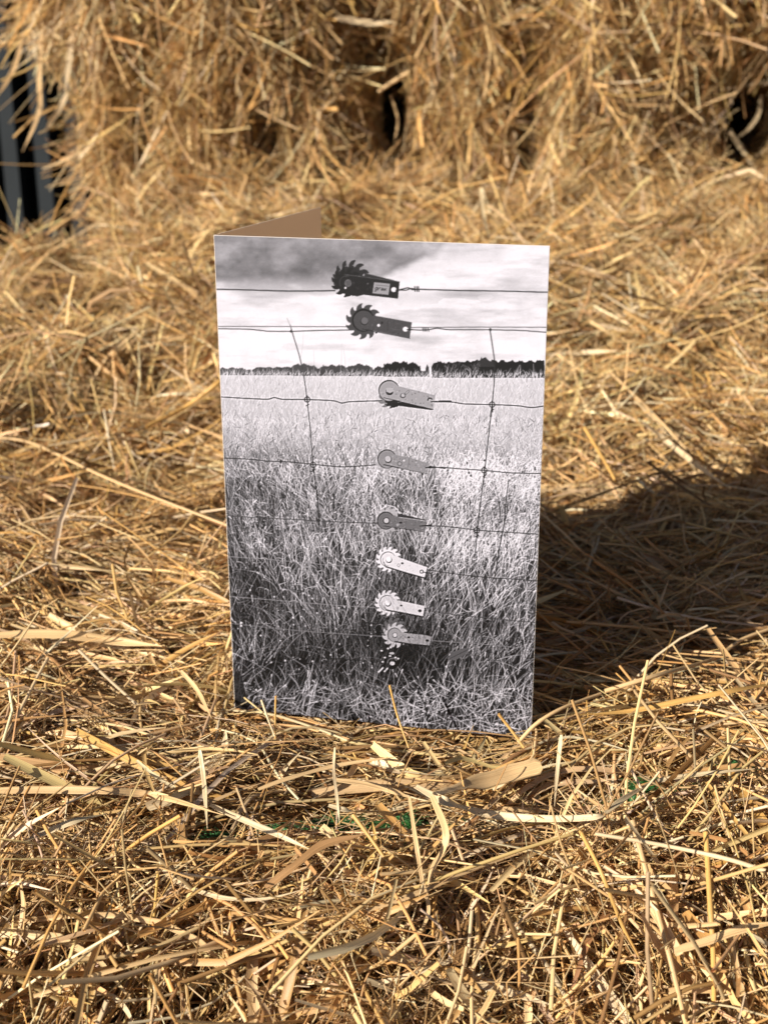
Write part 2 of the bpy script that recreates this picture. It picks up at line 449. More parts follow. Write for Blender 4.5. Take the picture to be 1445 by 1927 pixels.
def wall_deform(grooves, amp=1.0):
    def f(V, N):
        V = V.copy(); fr = np.clip(-N[:, 1], 0, 1)
        V += N * (amp * (n_big(V * 1.1 + 3) * .010 + n_mid(V * [1.4, 1, .7] + 5) * .013 + n_sml(V + 7) * .004))[:, None]
        V[:, 1] -= fr * .028 * np.cos(np.clip((V[:, 0] - V[:, 0].min()) / np.ptp(V[:, 0]) - .5, -.5, .5) * 2 * math.pi) * amp
        for gx, gw, gd, z0, z1 in grooves:
            win = smooth01((V[:, 2] - z0) / .04) * smooth01((z1 - V[:, 2]) / .04)
            V[:, 1] += fr * gd * win * np.exp(-((V[:, 0] - gx) / gw) ** 2)
        return V
    return f
WY = 1.165
def wx(px, py): return at_y(px, py, WY)[0]
def wz(px, py): return at_y(px, py, WY)[2]
HOLES = [(742, 208, 22, 78), (1418, 238, 52, 80), (505, 285, 24, 75), (985, 265, 20, 90), (268, 255, 15, 60), (690, 110, 42, 28), (625, 345, 34, 20), (995, 110, 26, 36), (1130, 330, 40, 18), (1300, 150, 14, 40)]
def clear_wall(C, r):
    C = dense(C, 3)
    bad = np.zeros(len(C), bool)
    for k_, (hx, hy, a_, b_) in enumerate(HOLES):
        x0, z0 = wx(hx, hy), wz(hx, hy); sx, sz = wx(hx + a_, hy) - x0, z0 - wz(hx, hy + b_)
        bad |= (((C[:, :, 0] - x0) / sx) ** 2 + ((C[:, :, 2] - z0) / sz) ** 2 < 1).any(1) & (r.uniform(size=len(C)) < (1.0 if k_ < 2 else .72)) & (C[:, :, 1].min(1) < (WY + .3 if k_ < 2 else WY + .1))
    return bad
front_side = lambda p, n: ((n[:, 1] < -.15) * 1.0 + (n[:, 0] < -.4) * .4 + (n[:, 2] > .3)).clip(0, 1) * (p[:, 1] < WY + .17) * 1.0
make_bale('standing bale at the left end, dark cladding beside it', (-.325, WY, .085), (wx(716, 200), WY + .36, .325), .045, .012,
          wall_deform([(wx(505, 270), .02, .08, .11, .28), (wx(265, 260), .02, .05, .12, .30), (wx(600, 330), .03, .03, .09, .17), (wx(700, 220), .02, .04, .14, .33)]),
          front_side, WALLCLS, orient_wall, 31, .022, GRP, (1.06, 1.07, 1.04), clear_wall)
make_bale('standing bale in the middle, right of the small dark hole', (wx(768, 200), WY - .005, .085), (wx(1362, 200), WY + .36, .325), .05, .012,
          wall_deform([(wx(985, 250), .02, .085, .11, .31), (wx(1110, 300), .02, .03, .1, .25), (wx(860, 330), .03, .025, .09, .2)]),
          front_side, WALLCLS, orient_wall, 32, .022, GRP, (1.06, 1.07, 1.04), clear_wall)
make_bale('standing bale at the right edge, beyond the larger dark hole', (wx(1462, 200), WY + .01, .085), (.93, WY + .36, .325), .055, .012,
          wall_deform([]), lambda p, n: front_side(p, n) * (p[:, 0] < .80), WALLCLS, orient_wall, 33, .022, GRP, (1.06, 1.07, 1.04), clear_wall)
make_bale('shadowed bale glimpsed behind, through the dark holes of the wall', (-.15, WY + .40, -.38), (1.0, WY + .74, .40), .05, .03,
          wall_deform([]), lambda p, n: (n[:, 1] < -.3) * (p[:, 2] > .05) * 1.0, [(6000,) + WALLCLS[1][1:]], orient_wall, 36, .01, GRP)
make_bale('upper bale on the left, overhanging the cladding with ragged straw', (wx(112, 40), WY - .034, .318), (wx(690, 30), WY + .36, .58), .045, .013,
          wall_deform([]), lambda p, n: front_side(p, n) * (p[:, 2] < .50), WALLCLS, orient_wall, 34, .018, GRP, (1.06, 1.07, 1.04))
make_bale('upper bale on the right, its lower edge catching the sun', (wx(715, 30), WY - .040, .318), (.86, WY + .36, .58), .05, .013,
          wall_deform([]), lambda p, n: front_side(p, n) * (p[:, 2] < .50) * (p[:, 0] < .75), WALLCLS, orient_wall, 35, .018, GRP, (1.06, 1.07, 1.04))

# ------------------------------------------------------------------ twine of the front bale
def tube_along(P, rad, M=6):
    P = np.array(P)
    T = norm(np.gradient(P, axis=0)); side = norm(np.cross(T, [0, 0, 1.0])); up = np.cross(side, T)
    ang = np.arange(M) / M * 2 * math.pi
    V = P[:, None] + (side[:, None] * np.cos(ang)[None, :, None] + up[:, None] * np.sin(ang)[None, :, None]) * rad
    i = np.arange(len(P) * M).reshape(len(P), M)
    F = np.stack([i[:-1], np.roll(i[:-1], -1, 1), np.roll(i[1:], -1, 1), i[1:]], -1).reshape(-1, 4)
    return V.reshape(-1, 3), F

def make_twine(parent):
    off = np.array(parent.location)
    x = np.linspace(TW[0, 0], TW[-1, 0], 900); y = twine_y(x)
    k = np.ones(41) / 41; y = np.convolve(np.pad(y, 20, 'edge'), k, 'valid')
    z = deform_front(np.stack([x, y, 0 * x], 1), np.broadcast_to([0, 0, 1.0], (len(x), 3)))[:, 2]
    z = np.convolve(np.pad(z, 20, 'edge'), k, 'valid') - .003 + .001 * np.sin(x * 37)
    opn = np.zeros(len(x))
    for a_, b_ in TW_OPEN: opn = np.maximum(opn, smooth01((x - a_ + .006) / .006) * smooth01((b_ + .006 - x) / .006))
    z = z + .0085 * opn
    Vs, Fs, b = [], [], 0
    for j in range(5):
        ph = x * 420 + j * 1.257
        P = np.stack([x, y + .0017 * np.cos(ph), z + .0017 * np.sin(ph)], 1)
        V, F = tube_along(P, .0011)
        Vs.append(V); Fs.append(F + b); b += len(V)
    r = np.random.default_rng(5)
    n = 2600; xi = r.uniform(TW[0, 0], TW[-1, 0], n)
    P = np.stack([xi, np.interp(xi, x, y) + r.normal(0, .0018, n), np.interp(xi, x, z) + r.uniform(-.001, .0025, n)], 1)
    T = norm(np.stack([np.ones(n), r.normal(0, .35, n), r.normal(0, .2, n)], 1))
    L = r.uniform(.006, .018, n)
    N = norm(np.cross(T, np.cross([0, 0, 1.0], T)))
    C = curve_lines(P, T, N, L, 4, r.normal(0, .5, n), r.normal(0, .4, n), None, r)
    g = strand_geo(C, np.cross(N, T), r.uniform(.0003, .0006, n), 'tube', 3, np.ones((n, 3)), None, r)
    Vs.append(g[0]); Fs.append(g[1] + b)
    o = raw_mesh('twine', np.concatenate(Vs) - off, np.concatenate(Fs), GREEN, parent)
    o['label'] = 'green twine half buried in the straw'
make_twine(A)

PRINT_GAIN = 0.65
# ------------------------------------------------------------------ the printed photograph of the card
OX, OY, SS = 394, 432, 2
IMW, IMH = 652, 976
ART = np.zeros((IMH * SS, IMW * SS), np.float32)
pr = np.random.default_rng(99)

def vnoise(h, w_, sx, sy, octv, seed):
    r = np.random.default_rng(seed); out = np.zeros((h, w_)); amp, tot = 1.0, 0
    for o in range(octv):
        gy, gx = int(h / sy) + 3, int(w_ / sx) + 3
        g = r.normal(size=(gy, gx))
        yy = np.arange(h) / sy; xx = np.arange(w_) / sx
        y0 = yy.astype(int); x0 = xx.astype(int)
        fy = smooth01(yy - y0)[:, None]; fx = smooth01(xx - x0)[None]
        out += amp * ((g[y0][:, x0] * (1 - fx) + g[y0][:, x0 + 1] * fx) * (1 - fy) + (g[y0 + 1][:, x0] * (1 - fx) + g[y0 + 1][:, x0 + 1] * fx) * fy)
        tot += amp * amp; amp *= .55; sx = max(1.0, sx / 2); sy = max(1.0, sy / 2)
    return out / math.sqrt(tot)

def paint_ground():
    h, w_ = ART.shape
    X = OX + np.arange(w_)[None] / SS; Y = OY + np.arange(h)[:, None] / SS
    X = np.broadcast_to(X, ART.shape); Y = np.broadcast_to(Y, ART.shape)
    n1 = vnoise(h, w_, 260, 60, 5, 1); n2 = vnoise(h, w_, 90, 70, 5, 2); n3 = vnoise(h, w_, 190, 34, 6, 3); n4 = vnoise(h, w_, 34, 60, 4, 8)
    yb = np.interp(X, [400, 500, 600, 690, 760, 800, 850, 900, 1040], [541, 538, 540, 528, 512, 486, 462, 446, 430]) + n2 * 7
    dark = smooth01((yb - Y + n1 * 5) / 30 + .5) * (1 - smooth01((X - 790 + n1 * 12) / 100))
    cloud = .55 + n2 * .075 + n1 * .05 + .05 * smooth01((Y - 515) / 25) + .05 * smooth01((X - 740) / 90) + .07 * np.exp(-((X - 500) / 55) ** 2 - ((Y - 452) / 12) ** 2)
    light = .955 + np.minimum(0, n3 * .075 - .01) + np.minimum(0, n2 * .03) + np.minimum(0, n1 * .03) * (Y < 640)
    light -= .10 * np.exp(-((X - 830) / 110) ** 2 - ((Y - 560) / 14) ** 2) * (n1 > -.5)
    light -= .07 * np.exp(-((X - 860) / 60) ** 2 - ((Y - 480) / 18) ** 2)
    sky = light * (1 - dark) + cloud * dark
    # field base tone
    ys = [690, 720, 800, 870, 950, 1050, 1150, 1230, 1300, 1375]
    Lm = np.array([[.88, .88, .82, .62, .38, .28, .23, .27, .37, .44], [.88, .88, .84, .76, .67, .54, .38, .17, .33, .46], [.88, .88, .84, .80, .78, .66, .46, .32, .44, .52]])
    yv = np.arange(h) / SS + OY
    cols = np.stack([np.interp(yv, ys, Lm[k]) for k in range(3)], 1)
    t = np.clip((X - 440) / 270, 0, 1) ; t2 = np.clip((X - 725) / 240, 0, 1)
    B = np.where(X < 725, cols[:, 0:1] * (1 - t) + cols[:, 1:2] * t, cols[:, 1:2] * (1 - t2) + cols[:, 2:3] * t2)
    B = B - .20 * np.exp(-((X - 745) / 75) ** 2 - ((Y - 1140) / 110) ** 2) * (B > .2)
    B = B * (1 + (n2 * .16 + n4 * .16) * smooth01((Y - 830) / 120)) + n2 * .02 * smooth01((Y - 780) / 120)
    ART[:] = np.where(Y < 707, sky, B * np.interp(Y, [700, 830, 950, 1200], [.95, .9, .50, .30]))
    return B
BASE = paint_ground()

def base_at(x, y):
    return BASE[np.clip(((y - OY) * SS).astype(int), 0, BASE.shape[0] - 1), np.clip(((x - OX) * SS).astype(int), 0, BASE.shape[1] - 1)]

def stroke(pts, wd, val, alpha=1.0):
    """anti-aliased polyline, photo pixels"""
    p = (np.asarray(pts, np.float32) - (OX, OY)) * SS
    hw = np.broadcast_to(np.asarray(wd, np.float32), (len(p),)) * SS / 2
    for k in range(len(p) - 1):
        a, b = p[k], p[k + 1]; r0, r1 = hw[k], hw[k + 1]; m = max(r0, r1) + 1
        x0 = max(0, int(min(a[0], b[0]) - m)); x1 = min(ART.shape[1], int(max(a[0], b[0]) + m) + 2)
        y0 = max(0, int(min(a[1], b[1]) - m)); y1 = min(ART.shape[0], int(max(a[1], b[1]) + m) + 2)
        if x1 <= x0 or y1 <= y0: continue
        xx = np.arange(x0, x1, dtype=np.float32)[None] - a[0]; yy = np.arange(y0, y1, dtype=np.float32)[:, None] - a[1]
        dx, dy = b - a; l2 = dx * dx + dy * dy + 1e-6
        t = np.clip((xx * dx + yy * dy) / l2, 0, 1)
        dd = np.sqrt((xx - t * dx) ** 2 + (yy - t * dy) ** 2)
        c = np.clip(r0 + (r1 - r0) * t - dd + .5, 0, 1) * alpha
        A_ = ART[y0:y1, x0:x1]; A_ += (val - A_) * c

def fill(pts, val, alpha=1.0):
    p = (np.asarray(pts, float) - (OX, OY)) * SS
    x0, y0 = np.maximum(0, np.floor(p.min(0)).astype(int)); x1, y1 = np.ceil(p.max(0)).astype(int) + 1
    xx = np.arange(x0, x1)[None] + .5; yy = np.arange(y0, y1)[:, None] + .5
    ins = np.zeros((y1 - y0, x1 - x0), bool)
    for (ax, ay), (bx, by) in zip(p, np.roll(p, -1, 0)):
        if ay == by: continue
        ins ^= ((ay > yy) != (by > yy)) & (xx < (bx - ax) * (yy - ay) / (by - ay) + ax)
    A_ = ART[y0:y1, x0:x1]; ins = ins[:A_.shape[0], :A_.shape[1]]
    A_[ins] += (val - A_[ins]) * alpha

def disc(x, y, r, val, alpha=1.0, ry=None):
    a = np.linspace(0, 2 * math.pi, 40)
    fill(np.stack([x + r * np.cos(a), y + (ry or r) * np.sin(a)], 1), val, alpha)

def ring(x, y, r, wd, val, a0=0, a1=360, alpha=1.0):
    a = np.radians(np.linspace(a0, a1, 30)); stroke(np.stack([x + r * np.cos(a), y + r * np.sin(a)], 1), wd, val, alpha)

# hedge on the horizon
def hedge(x0, x1, top, foot, val, rough):
    xs = np.arange(x0, x1, 1.5); f = np.interp(xs, [t_[0] for t_ in top], [t_[1] for t_ in top])
    f = f + pr.normal(0, rough, len(xs)) + 1.3 * np.sin(xs * .37) * rough
    fill(np.concatenate([np.stack([xs, f], 1), [(x1, foot), (x0, foot)]]), val)
hedge(408, 474, [(408, 694), (440, 693), (460, 694), (474, 698)], 707, .33, .9)
hedge(474, 551, [(474, 697), (482, 692), (520, 692), (551, 691)], 707, .27, .5)
hedge(549, 600, [(549, 690), (560, 686), (580, 687), (592, 690), (600, 694)], 708, .29, .9)
hedge(598, 656, [(598, 694), (612, 688), (640, 688), (656, 691)], 708, .27, .9)
hedge(655, 704, [(655, 692), (664, 687), (684, 686), (700, 692), (704, 696)], 708, .26, 1.0)
hedge(703, 730, [(703, 694), (712, 690), (722, 691), (730, 694)], 708, .22, 1.0)
hedge(722, 792, [(722, 687), (730, 684), (742, 681), (770, 683), (784, 683), (792, 690)], 709, .12, 1.1)
hedge(784, 802, [(784, 693), (793, 700), (802, 698)], 709, .16, 1.0)
hedge(801, 808, [(801, 694), (804, 684), (808, 694)], 709, .2, .8)
hedge(812, 1026, [(812, 690), (816, 682), (840, 682), (880, 680), (930, 679), (990, 680), (1010, 679), (1026, 677)], 711, .115, .9)
hedge(897, 930, [(897, 679), (906, 672), (916, 675), (930, 680)], 690, .2, 1.2)
for _ in range(60):
    x = pr.uniform(820, 900); stroke([(x, pr.uniform(684, 700)), (x + pr.uniform(2, 7), pr.uniform(682, 700))], .9, pr.uniform(.25, .55), .7)

# grass of the field
def blades(n, x0, x1, y0, y1, l0, l1, w0, w1, lean, spread, gain, jit, curl, seg=4, alpha=.9, ears=.0):
    n = int(n * 1.35); w0 *= .78; w1 *= .78
    xs = pr.uniform(x0, x1, n); ys = pr.uniform(y0, y1, n)
    ys = np.sort(ys)
    for x, y in zip(xs, ys):
        L = l0 * (l1 / l0) ** pr.uniform(); a = math.radians(-90 + lean(x, y) + pr.normal(0, spread))
        c = pr.normal(0, curl)
        s = np.linspace(0, 1, seg + 1)
        ang = a + c * s
        st = L / seg
        px = x + np.concatenate([[0], np.cumsum(np.cos(ang[1:]) * st)]); py = y + np.concatenate([[0], np.cumsum(np.sin(ang[1:]) * st)])
        bt = float(base_at(np.array([x]), np.array([y - L * .4]))[0])
        v = np.clip(bt * gain + pr.normal(0, jit), .05, .96)
        wd = pr.uniform(w0, w1)
        stroke(np.stack([px, py], 1), np.linspace(wd, wd * .45, seg + 1), v, alpha)
        if y > 860 and pr.uniform() < .16: stroke(np.stack([px, py], 1)[-2:] * [[.6, .6], [1, 1]] + np.stack([px, py], 1)[-1:] * [[.4, .4], [0, 0]], [1.2, 2.4], min(.95, v * 1.15), alpha * .9)
zero = lambda x, y: 0
blades(700, 410, 1030, 703, 716, 4, 15, .7, 1.4, lambda x, y: 10, 14, 1.04, .09, .5, 3)
blades(3200, 412, 1030, 712, 800, 5, 17, .7, 1.3, lambda x, y: 4, 16, 1.02, .14, .5, 2)
blades(3400, 414, 1028, 790, 900, 7, 26, .7, 1.4, lambda x, y: -4 if x < 600 else 5, 24, 1.08, .19, .7, 3)
blades(500, 414, 1028, 780, 900, 5, 14, .8, 1.5, zero, 30, .55, .12, .5, 2)
lean_l = lambda x, y: -14 if x < 620 else (2 if x < 800 else 16)
blades(1500, 422, 1022, 880, 1030, 18, 60, .8, 1.5, lean_l, 16, .5, .12, .5, 4)
blades(2300, 422, 1022, 880, 1040, 14, 60, .7, 1.5, lean_l, 20, 1.4, .18, .8, 4)
blades(700, 830, 1020, 860, 1060, 10, 36, .8, 1.5, lambda x, y: 25, 36, 1.3, .12, 1.0, 4)
blades(900, 428, 1014, 1000, 1240, 30, 110, .8, 1.6, lean_l, 15, .3, .05, .4, 4)
blades(700, 428, 1014, 1000, 1240, 30, 100, .7, 1.4, lean_l, 18, 1.05, .1, .4, 4)
blades(1050, 428, 1014, 1020, 1240, 24, 110, .8, 1.6, lean_l, 20, 1.85, .16, .5, 5)
blades(420, 428, 1014, 960, 1200, 10, 30, .9, 1.8, lambda x, y: 60 if pr.uniform() < .5 else -60, 30, 1.9, .1, 1.5, 5)
blades(900, 432, 1012, 1210, 1390, 12, 60, .8, 2.0, zero, 45, .2, .05, .6, 4)
blades(1000, 432, 1012, 1220, 1400, 14, 85, .8, 1.8, lambda x, y: 12 if x < 620 else (-8 if x < 800 else 10), 30, 1.8, .17, .5, 5)
blades(330, 436, 1012, 1290, 1395, 12, 60, .9, 2.0, lambda x, y: 75 if pr.uniform() < .5 else -75, 18, 1.8, .13, .4, 4)
for _ in range(70):                                   # seed heads and dark buds
    x, y = pr.uniform(430, 1010), pr.uniform(860, 1120); disc(x, y, pr.uniform(1, 2.2), pr.uniform(.08, .2), .8, pr.uniform(1.5, 4))
for _ in range(50):
    x, y = pr.uniform(440, 700), pr.uniform(1080, 1300); disc(x, y, pr.uniform(.8, 1.8), .9, .8)
fill([(437, 1275), (452, 1262), (462, 1300), (470, 1328), (455, 1345), (438, 1340)], .09, .8)
for _ in range(8):
    x = pr.uniform(700, 780); fill([(x - 22, 1225), (x + 20, 1212), (x + 26, 1240), (x - 12, 1250)], .07, .22)
for (x, y, tx, ty) in ((640, 705, 643, 646), (650, 705, 646, 652), (566, 672, 571, 626), (590, 700, 590, 660), (840, 700, 842, 690), (966, 712, 978, 686), (978, 712, 979, 686), (1003, 708, 1004, 684)):
    stroke([(x, y), ((x + tx) / 2 + 1, (y + ty) / 2), (tx, ty)], [1, .9, .6], .72 if y < 708 and x < 800 else .93, .6 if x < 800 else 1)
stroke([(957, 905), (951, 950), (949, 985), (940, 1030), (930, 1090)], [1.4, 2, 2.4, 2.2, 1.6], .12)
stroke([(949, 985), (956, 960)], 1.4, .14); stroke([(780, 1285), (800, 1330), (805, 1360)], 2, .12)

# fence wires
def wire(pts, wd, val, alpha=1.0):
    p = np.array(pts, float); t = np.linspace(0, len(p) - 1, len(p) * 5)
    q = np.stack([np.interp(t, np.arange(len(p)), p[:, 0]), np.interp(t, np.arange(len(p)), p[:, 1])], 1)
    q[1:-1] = (q[:-2] + 2 * q[1:-1] + q[2:]) / 4
    stroke(q, wd, val, alpha)
wire([(400, 545), (460, 546), (530, 548), (580, 548), (630, 547)], 2.1, .13)
wire([(752, 545), (768, 541), (776, 545), (788, 544), (860, 546), (950, 547), (1036, 549)], 2.0, .14)
wire([(752, 546), (764, 546), (774, 542), (788, 545)], 1.6, .14)
for x in (780, 784, 787): stroke([(x, 539), (x + 1, 548)], 1.8, .14)
wire([(400, 615), (540, 615), (662, 615)], 1.3, .25); wire([(773, 616), (900, 615), (1036, 615)], 1.3, .25)
wire([(400, 619), (470, 620), (505, 624), (548, 624), (600, 622), (664, 621)], 1.7, .2)
wire([(770, 620), (792, 621), (808, 620), (822, 617), (840, 620), (880, 620), (924, 620), (980, 621), (1036, 625)], 1.7, .2)
for x in (795, 798, 801, 805): stroke([(x, 617), (x + 2, 623)], 1.4, .15)
wire([(546, 612), (552, 633), (562, 665), (570, 697), (575, 730), (578, 755), (583, 800), (586, 840), (589, 875), (594, 915), (598, 940)], 1.7, .24)
wire([(590, 880), (594, 915), (598, 945), (600, 975), (601, 1000)], 2, .1, .9)
wire([(540, 599), (548, 618)], 1, .6)
wire([(922, 619), (926, 645), (931, 680), (930, 720), (926, 761), (920, 815), (912, 885), (904, 945), (898, 1000), (894, 1040)], 1.9, .19)
wire([(408, 747), (460, 750), (505, 752), (516, 748), (530, 752), (578, 752), (628, 754), (643, 759), (656, 756), (718, 754)], 2.0, .17)
wire([(812, 756), (845, 756), (856, 757), (872, 760), (926, 761), (975, 763), (1000, 767), (1030, 763)], 2.0, .17)
wire([(826, 755), (848, 755)], 3.2, .15)
wire([(414, 862), (480, 865), (500, 868), (540, 869), (589, 874), (640, 879), (680, 877), (714, 874)], 1.7, .2)
wire([(804, 881), (830, 879), (860, 882), (911, 885), (960, 890), (1025, 891)], 1.7, .2); wire([(806, 877), (838, 882)], 1.5, .12)
wire([(418, 970), (480, 974), (545, 977), (600, 981), (712, 985)], 1.5, .28)
wire([(800, 990), (830, 990), (860, 993), (897, 998), (960, 1002), (1020, 1006)], 1.6, .2)
wire([(424, 1047), (500, 1052), (560, 1058), (620, 1064), (716, 1068)], 1.4, .55, .8)
wire([(800, 1072), (840, 1078), (900, 1086), (1012, 1093)], 1.5, .2, .9)
wire([(428, 1122), (500, 1128), (570, 1134), (640, 1140), (710, 1144)], 1.4, .55, .8)
wire([(796, 1148), (860, 1158), (930, 1165), (1008, 1172)], 1.4, .25, .9)
wire([(434, 1173), (520, 1183), (600, 1190), (724, 1198)], 1.3, .48, .8)
wire([(812, 1206), (900, 1212), (1004, 1222)], 1.3, .5, .8)
wire([(600, 1238), (680, 1243), (730, 1246)], 2, .12, .7)
for x, y, r_ in ((548, 624, 2.5), (923, 620, 2.8), (600, 980, 3)): disc(x, y, r_, .2)
for x, y in ((578, 752), (926, 761), (589, 875), (911, 885), (897, 998)):
    ring(x, y, 5, 1.7, .14); stroke([(x, y - 7), (x + 1, y + 14)], 1.8, .15); stroke([(x + 3, y + 9), (x - 2, y + 12)], 1.6, .15)

# wire tensioners
def gear(x, y, r0, r1, val, n=12, rot=0, alpha=1.0, sq=1.0):
    pts = []
    for k in range(n):
        a = rot + k / n * 2 * math.pi
        e = r1 - r0
        for f, rr in ((0, r0), (.12, r0 + e * .35), (.3, r0 + e * .66), (.52, r0 + e * .88), (.74, r0 + e * .99), (.86, r1), (.9, r0 + e * .93), (.82, r0 + e * .68), (.77, r0 + e * .36), (.80, r0 + e * .1), (.9, r0)):
            aa = a + f / n * 2 * math.pi
            pts.append((x + rr * math.cos(aa), y + rr * sq * math.sin(aa)))
    fill(pts, val, alpha)

def speckle(pts, amount, n):
    p = np.array(pts); lo2, hi2 = p.min(0), p.max(0)
    for _ in range(n):
        x, y = pr.uniform(lo2, hi2)
        ins = False
        for (ax, ay), (bx, by) in zip(p, np.roll(p, -1, 0)):
            if (ay > y) != (by > y) and x < (bx - ax) * (y - ay) / (by - ay) + ax: ins = not ins
        if ins: disc(x, y, pr.uniform(.5, 1.4), float(pr.choice([0, 1])), amount)

# top one, dark, with the small paper label
gear(661, 524, 22, 35, .17, 12, .3, 1, 1.0); gear(652, 531, 19, 29, .12, 11, .1)
fill([(686, 514), (752, 530), (750, 536), (686, 524)], .2)
for a0 in (215, 245, 275, 305): ring(661, 526, 27, 1.0, .55, a0, a0 + 14)
tl1 = [(647, 517), (655, 516), (752, 530), (749, 562), (684, 555), (672, 558), (643, 552), (640, 532)]
fill(tl1, .135); stroke([(648, 516.5), (752, 530)], .9, .42); ring(652, 532, 13, 1, .3, 150, 290)
speckle(tl1, .10, 160)
fill([(704, 531), (734, 534), (731, 555), (701, 552)], .63)
stroke([(707, 536), (731, 538.5)], 1.2, .42)
disc(655, 533, 6.6, .44, 1, 7); fill([(650, 529), (658, 527), (661, 531), (659, 538), (652, 539)], .34); disc(650, 542, 2, .9)
disc(741, 545, 5, .95, 1, 4.6); stroke([(745, 546), (757, 545)], 2.2, .12); disc(692, 534, 1.5, .4)
# the word on the label, slanted small letters
GL = {'g': ['.###', '#..#', '#..#', '.###', '...#', '###.'], 'r': ['#.##', '##..', '#...', '#...', '....', '....'],
      'i': ['#', '#', '#', '#', '.', '.'], 'p': ['###.', '#..#', '#..#', '###.', '#...', '#...'],
      'l': ['#', '#', '#', '#', '.', '.'], 'e': ['.##.', '####', '#...', '.###', '....', '....'], 'a': ['.##.', '..##', '#.##', '.###', '....', '....'], 'k': ['#..#', '#.#.', '###.', '#..#', '....', '....']}
gx = 706.0
for ch in 'grak':
    rows = GL[ch]
    for j, row in enumerate(rows):
        for i, c in enumerate(row):
            if c == '#':
                bx, by = gx + i * 1.15 - j * .25, 540.5 + j * 1.3 + (gx - 706) * .09
                fill([(bx, by), (bx + 1.2, by + .1), (bx + 1.2, by + 1.4), (bx, by + 1.35)], .12)
    gx += len(rows[0]) * 1.15 + 1.0
# second
gear(684, 605, 25, 34, .27, 11, .15); disc(684, 603, 21.5, .08); disc(684.5, 603.5, 19.5, .29)
tl2 = [(700, 588), (705, 594), (775, 606.5), (771, 636), (706, 623), (682, 619), (681, 606)]
fill(tl2, .29); stroke([(682, 619), (706, 624), (771, 636.5)], 1.2, .12); ring(684, 604, 20.5, 1.8, .1, 150, 330)
stroke([(729, 602), (729, 622)], .8, .2); speckle(tl2, .10, 140); stroke([(734, 618), (752, 621)], .8, .38)
disc(685.5, 605, 7.2, .12); disc(686, 604, 6.4, .42); disc(712.5, 612.5, 2.8, .95); disc(719, 607.5, 2.2, .14)
disc(763, 619.5, 5, .97, 1, 4.6); stroke([(766, 620), (776, 620)], 2, .12); disc(708, 626, 2, .12)
# third, lighter, teeth below
gear(733, 752, 14, 22, .50, 9, .3, 1, .8); gear(738, 757, 10, 15, .15, 7, .2, 1, .75); fill([(738, 758), (756, 757), (815, 769), (813, 772), (750, 764), (740, 768)], .13)
disc(732, 735, 20, .13); disc(732.5, 736, 18.6, .63)
tl3 = [(745, 722), (750, 727), (800, 739), (819, 744), (815, 770), (760, 756), (722, 748), (716, 738)]
fill(tl3, .64); stroke([(722, 748.5), (760, 757), (815, 770.5)], 1.2, .2); speckle(tl3, .22, 150)
disc(733, 737, 7.2, .2); fill([(727, 730), (740, 730), (740, 737), (734, 740), (727, 737)], .7)
disc(758, 745, 5.5, .35, 1, 4.5); disc(758.5, 744, 3.6, .72, 1, 3); stroke([(762, 742), (768, 736)], 4, .45); stroke([(764, 740), (768, 736)], 2, .68)
ring(809, 753, 4, 2.2, .1, 180, 330); stroke([(811, 756), (822, 755)], 2, .12)
# fourth, mid grey
gear(729, 866, 17, 25, .67, 11, .2); disc(728, 864, 18, .13); disc(728.5, 864.5, 16.6, .55)
tl4 = [(742, 855), (747, 857), (770, 861), (809, 873), (804, 892), (752, 881), (722, 875), (716, 866)]
fill(tl4, .57); stroke([(722, 874.5), (752, 881)], 1.8, .1); stroke([(752, 881), (804, 892)], 1, .32); speckle(tl4, .17, 140); stroke([(770, 862), (767, 882)], 1.5, .48)
disc(730.5, 865, 6.6, .12); disc(730, 864, 5.6, .74); disc(752, 873, 4.5, .38); disc(752, 873, 3, .62); disc(760, 867, 2, .82); stroke([(801, 880), (812, 879)], 2.4, .1)
stroke([(755, 838), (770, 860)], 1.6, .85)
# fifth, darker plate, pale teeth on top
gear(732, 972, 18, 26, .70, 11, .35, 1, .7); gear(728, 982, 17, 22, .66, 11, .1); fill([(748, 966), (802, 979), (800, 984), (748, 974)], .22)
disc(726, 980, 17, .1); disc(726.5, 980.5, 15.4, .42)
tl5 = [(742, 970), (750, 974), (803, 981), (799, 1000), (760, 995), (722, 990), (714, 982)]
fill(tl5, .43); stroke([(722, 990), (799, 1001)], 1, .16); stroke([(750, 973.5), (803, 980.5)], 1, .72); speckle(tl5, .16, 130)
ring(732, 972, 20, 1.6, .88, 225, 345)
disc(727, 980.5, 6.5, .25); disc(727, 980, 4.6, .76); disc(754, 984, 3, .12, 1, 1.8); disc(748, 988, 2.6, .62); stroke([(790, 990), (812, 988)], 2, .1)
# sixth and seventh, almost white
def pale(hx, hy, v, plate, lab):
    gear(hx + 1, hy + 3, 18, 25, v * .5, 12, .3); gear(hx, hy, 18, 24.5, v, 13, .25)
    disc(hx - 1, hy, 14.6, .3); disc(hx - .6, hy + .3, 13.6, v * .98)
    fill([(x + 1, y + 3) for x, y in plate], .12); fill(plate, v * .97); speckle(plate, .08, 90)
    ring(hx, hy + 1, 11, 1, .55, 90, 200); stroke(plate[-2:], 1.1, .25)
    disc(hx + 1, hy + 1.3, 5.8, .28); disc(hx + .4, hy, 5, min(.97, v * 1.08))
pale(731, 1053, .90, [(745, 1045), (752, 1050), (804, 1068), (799, 1087), (760, 1076), (724, 1065), (722, 1058)], 0)
disc(757, 1060.5, 2.6, .25, 1, 2); disc(750, 1064, 3, .5); disc(750, 1064, 2.2, .85); ring(793, 1076, 3, 1.6, .15); stroke([(796, 1077), (812, 1079)], 1.6, .15)
pale(729, 1135, .85, [(742, 1129), (752, 1131), (799, 1141), (796, 1160), (755, 1152), (726, 1147), (722, 1140)], 0)
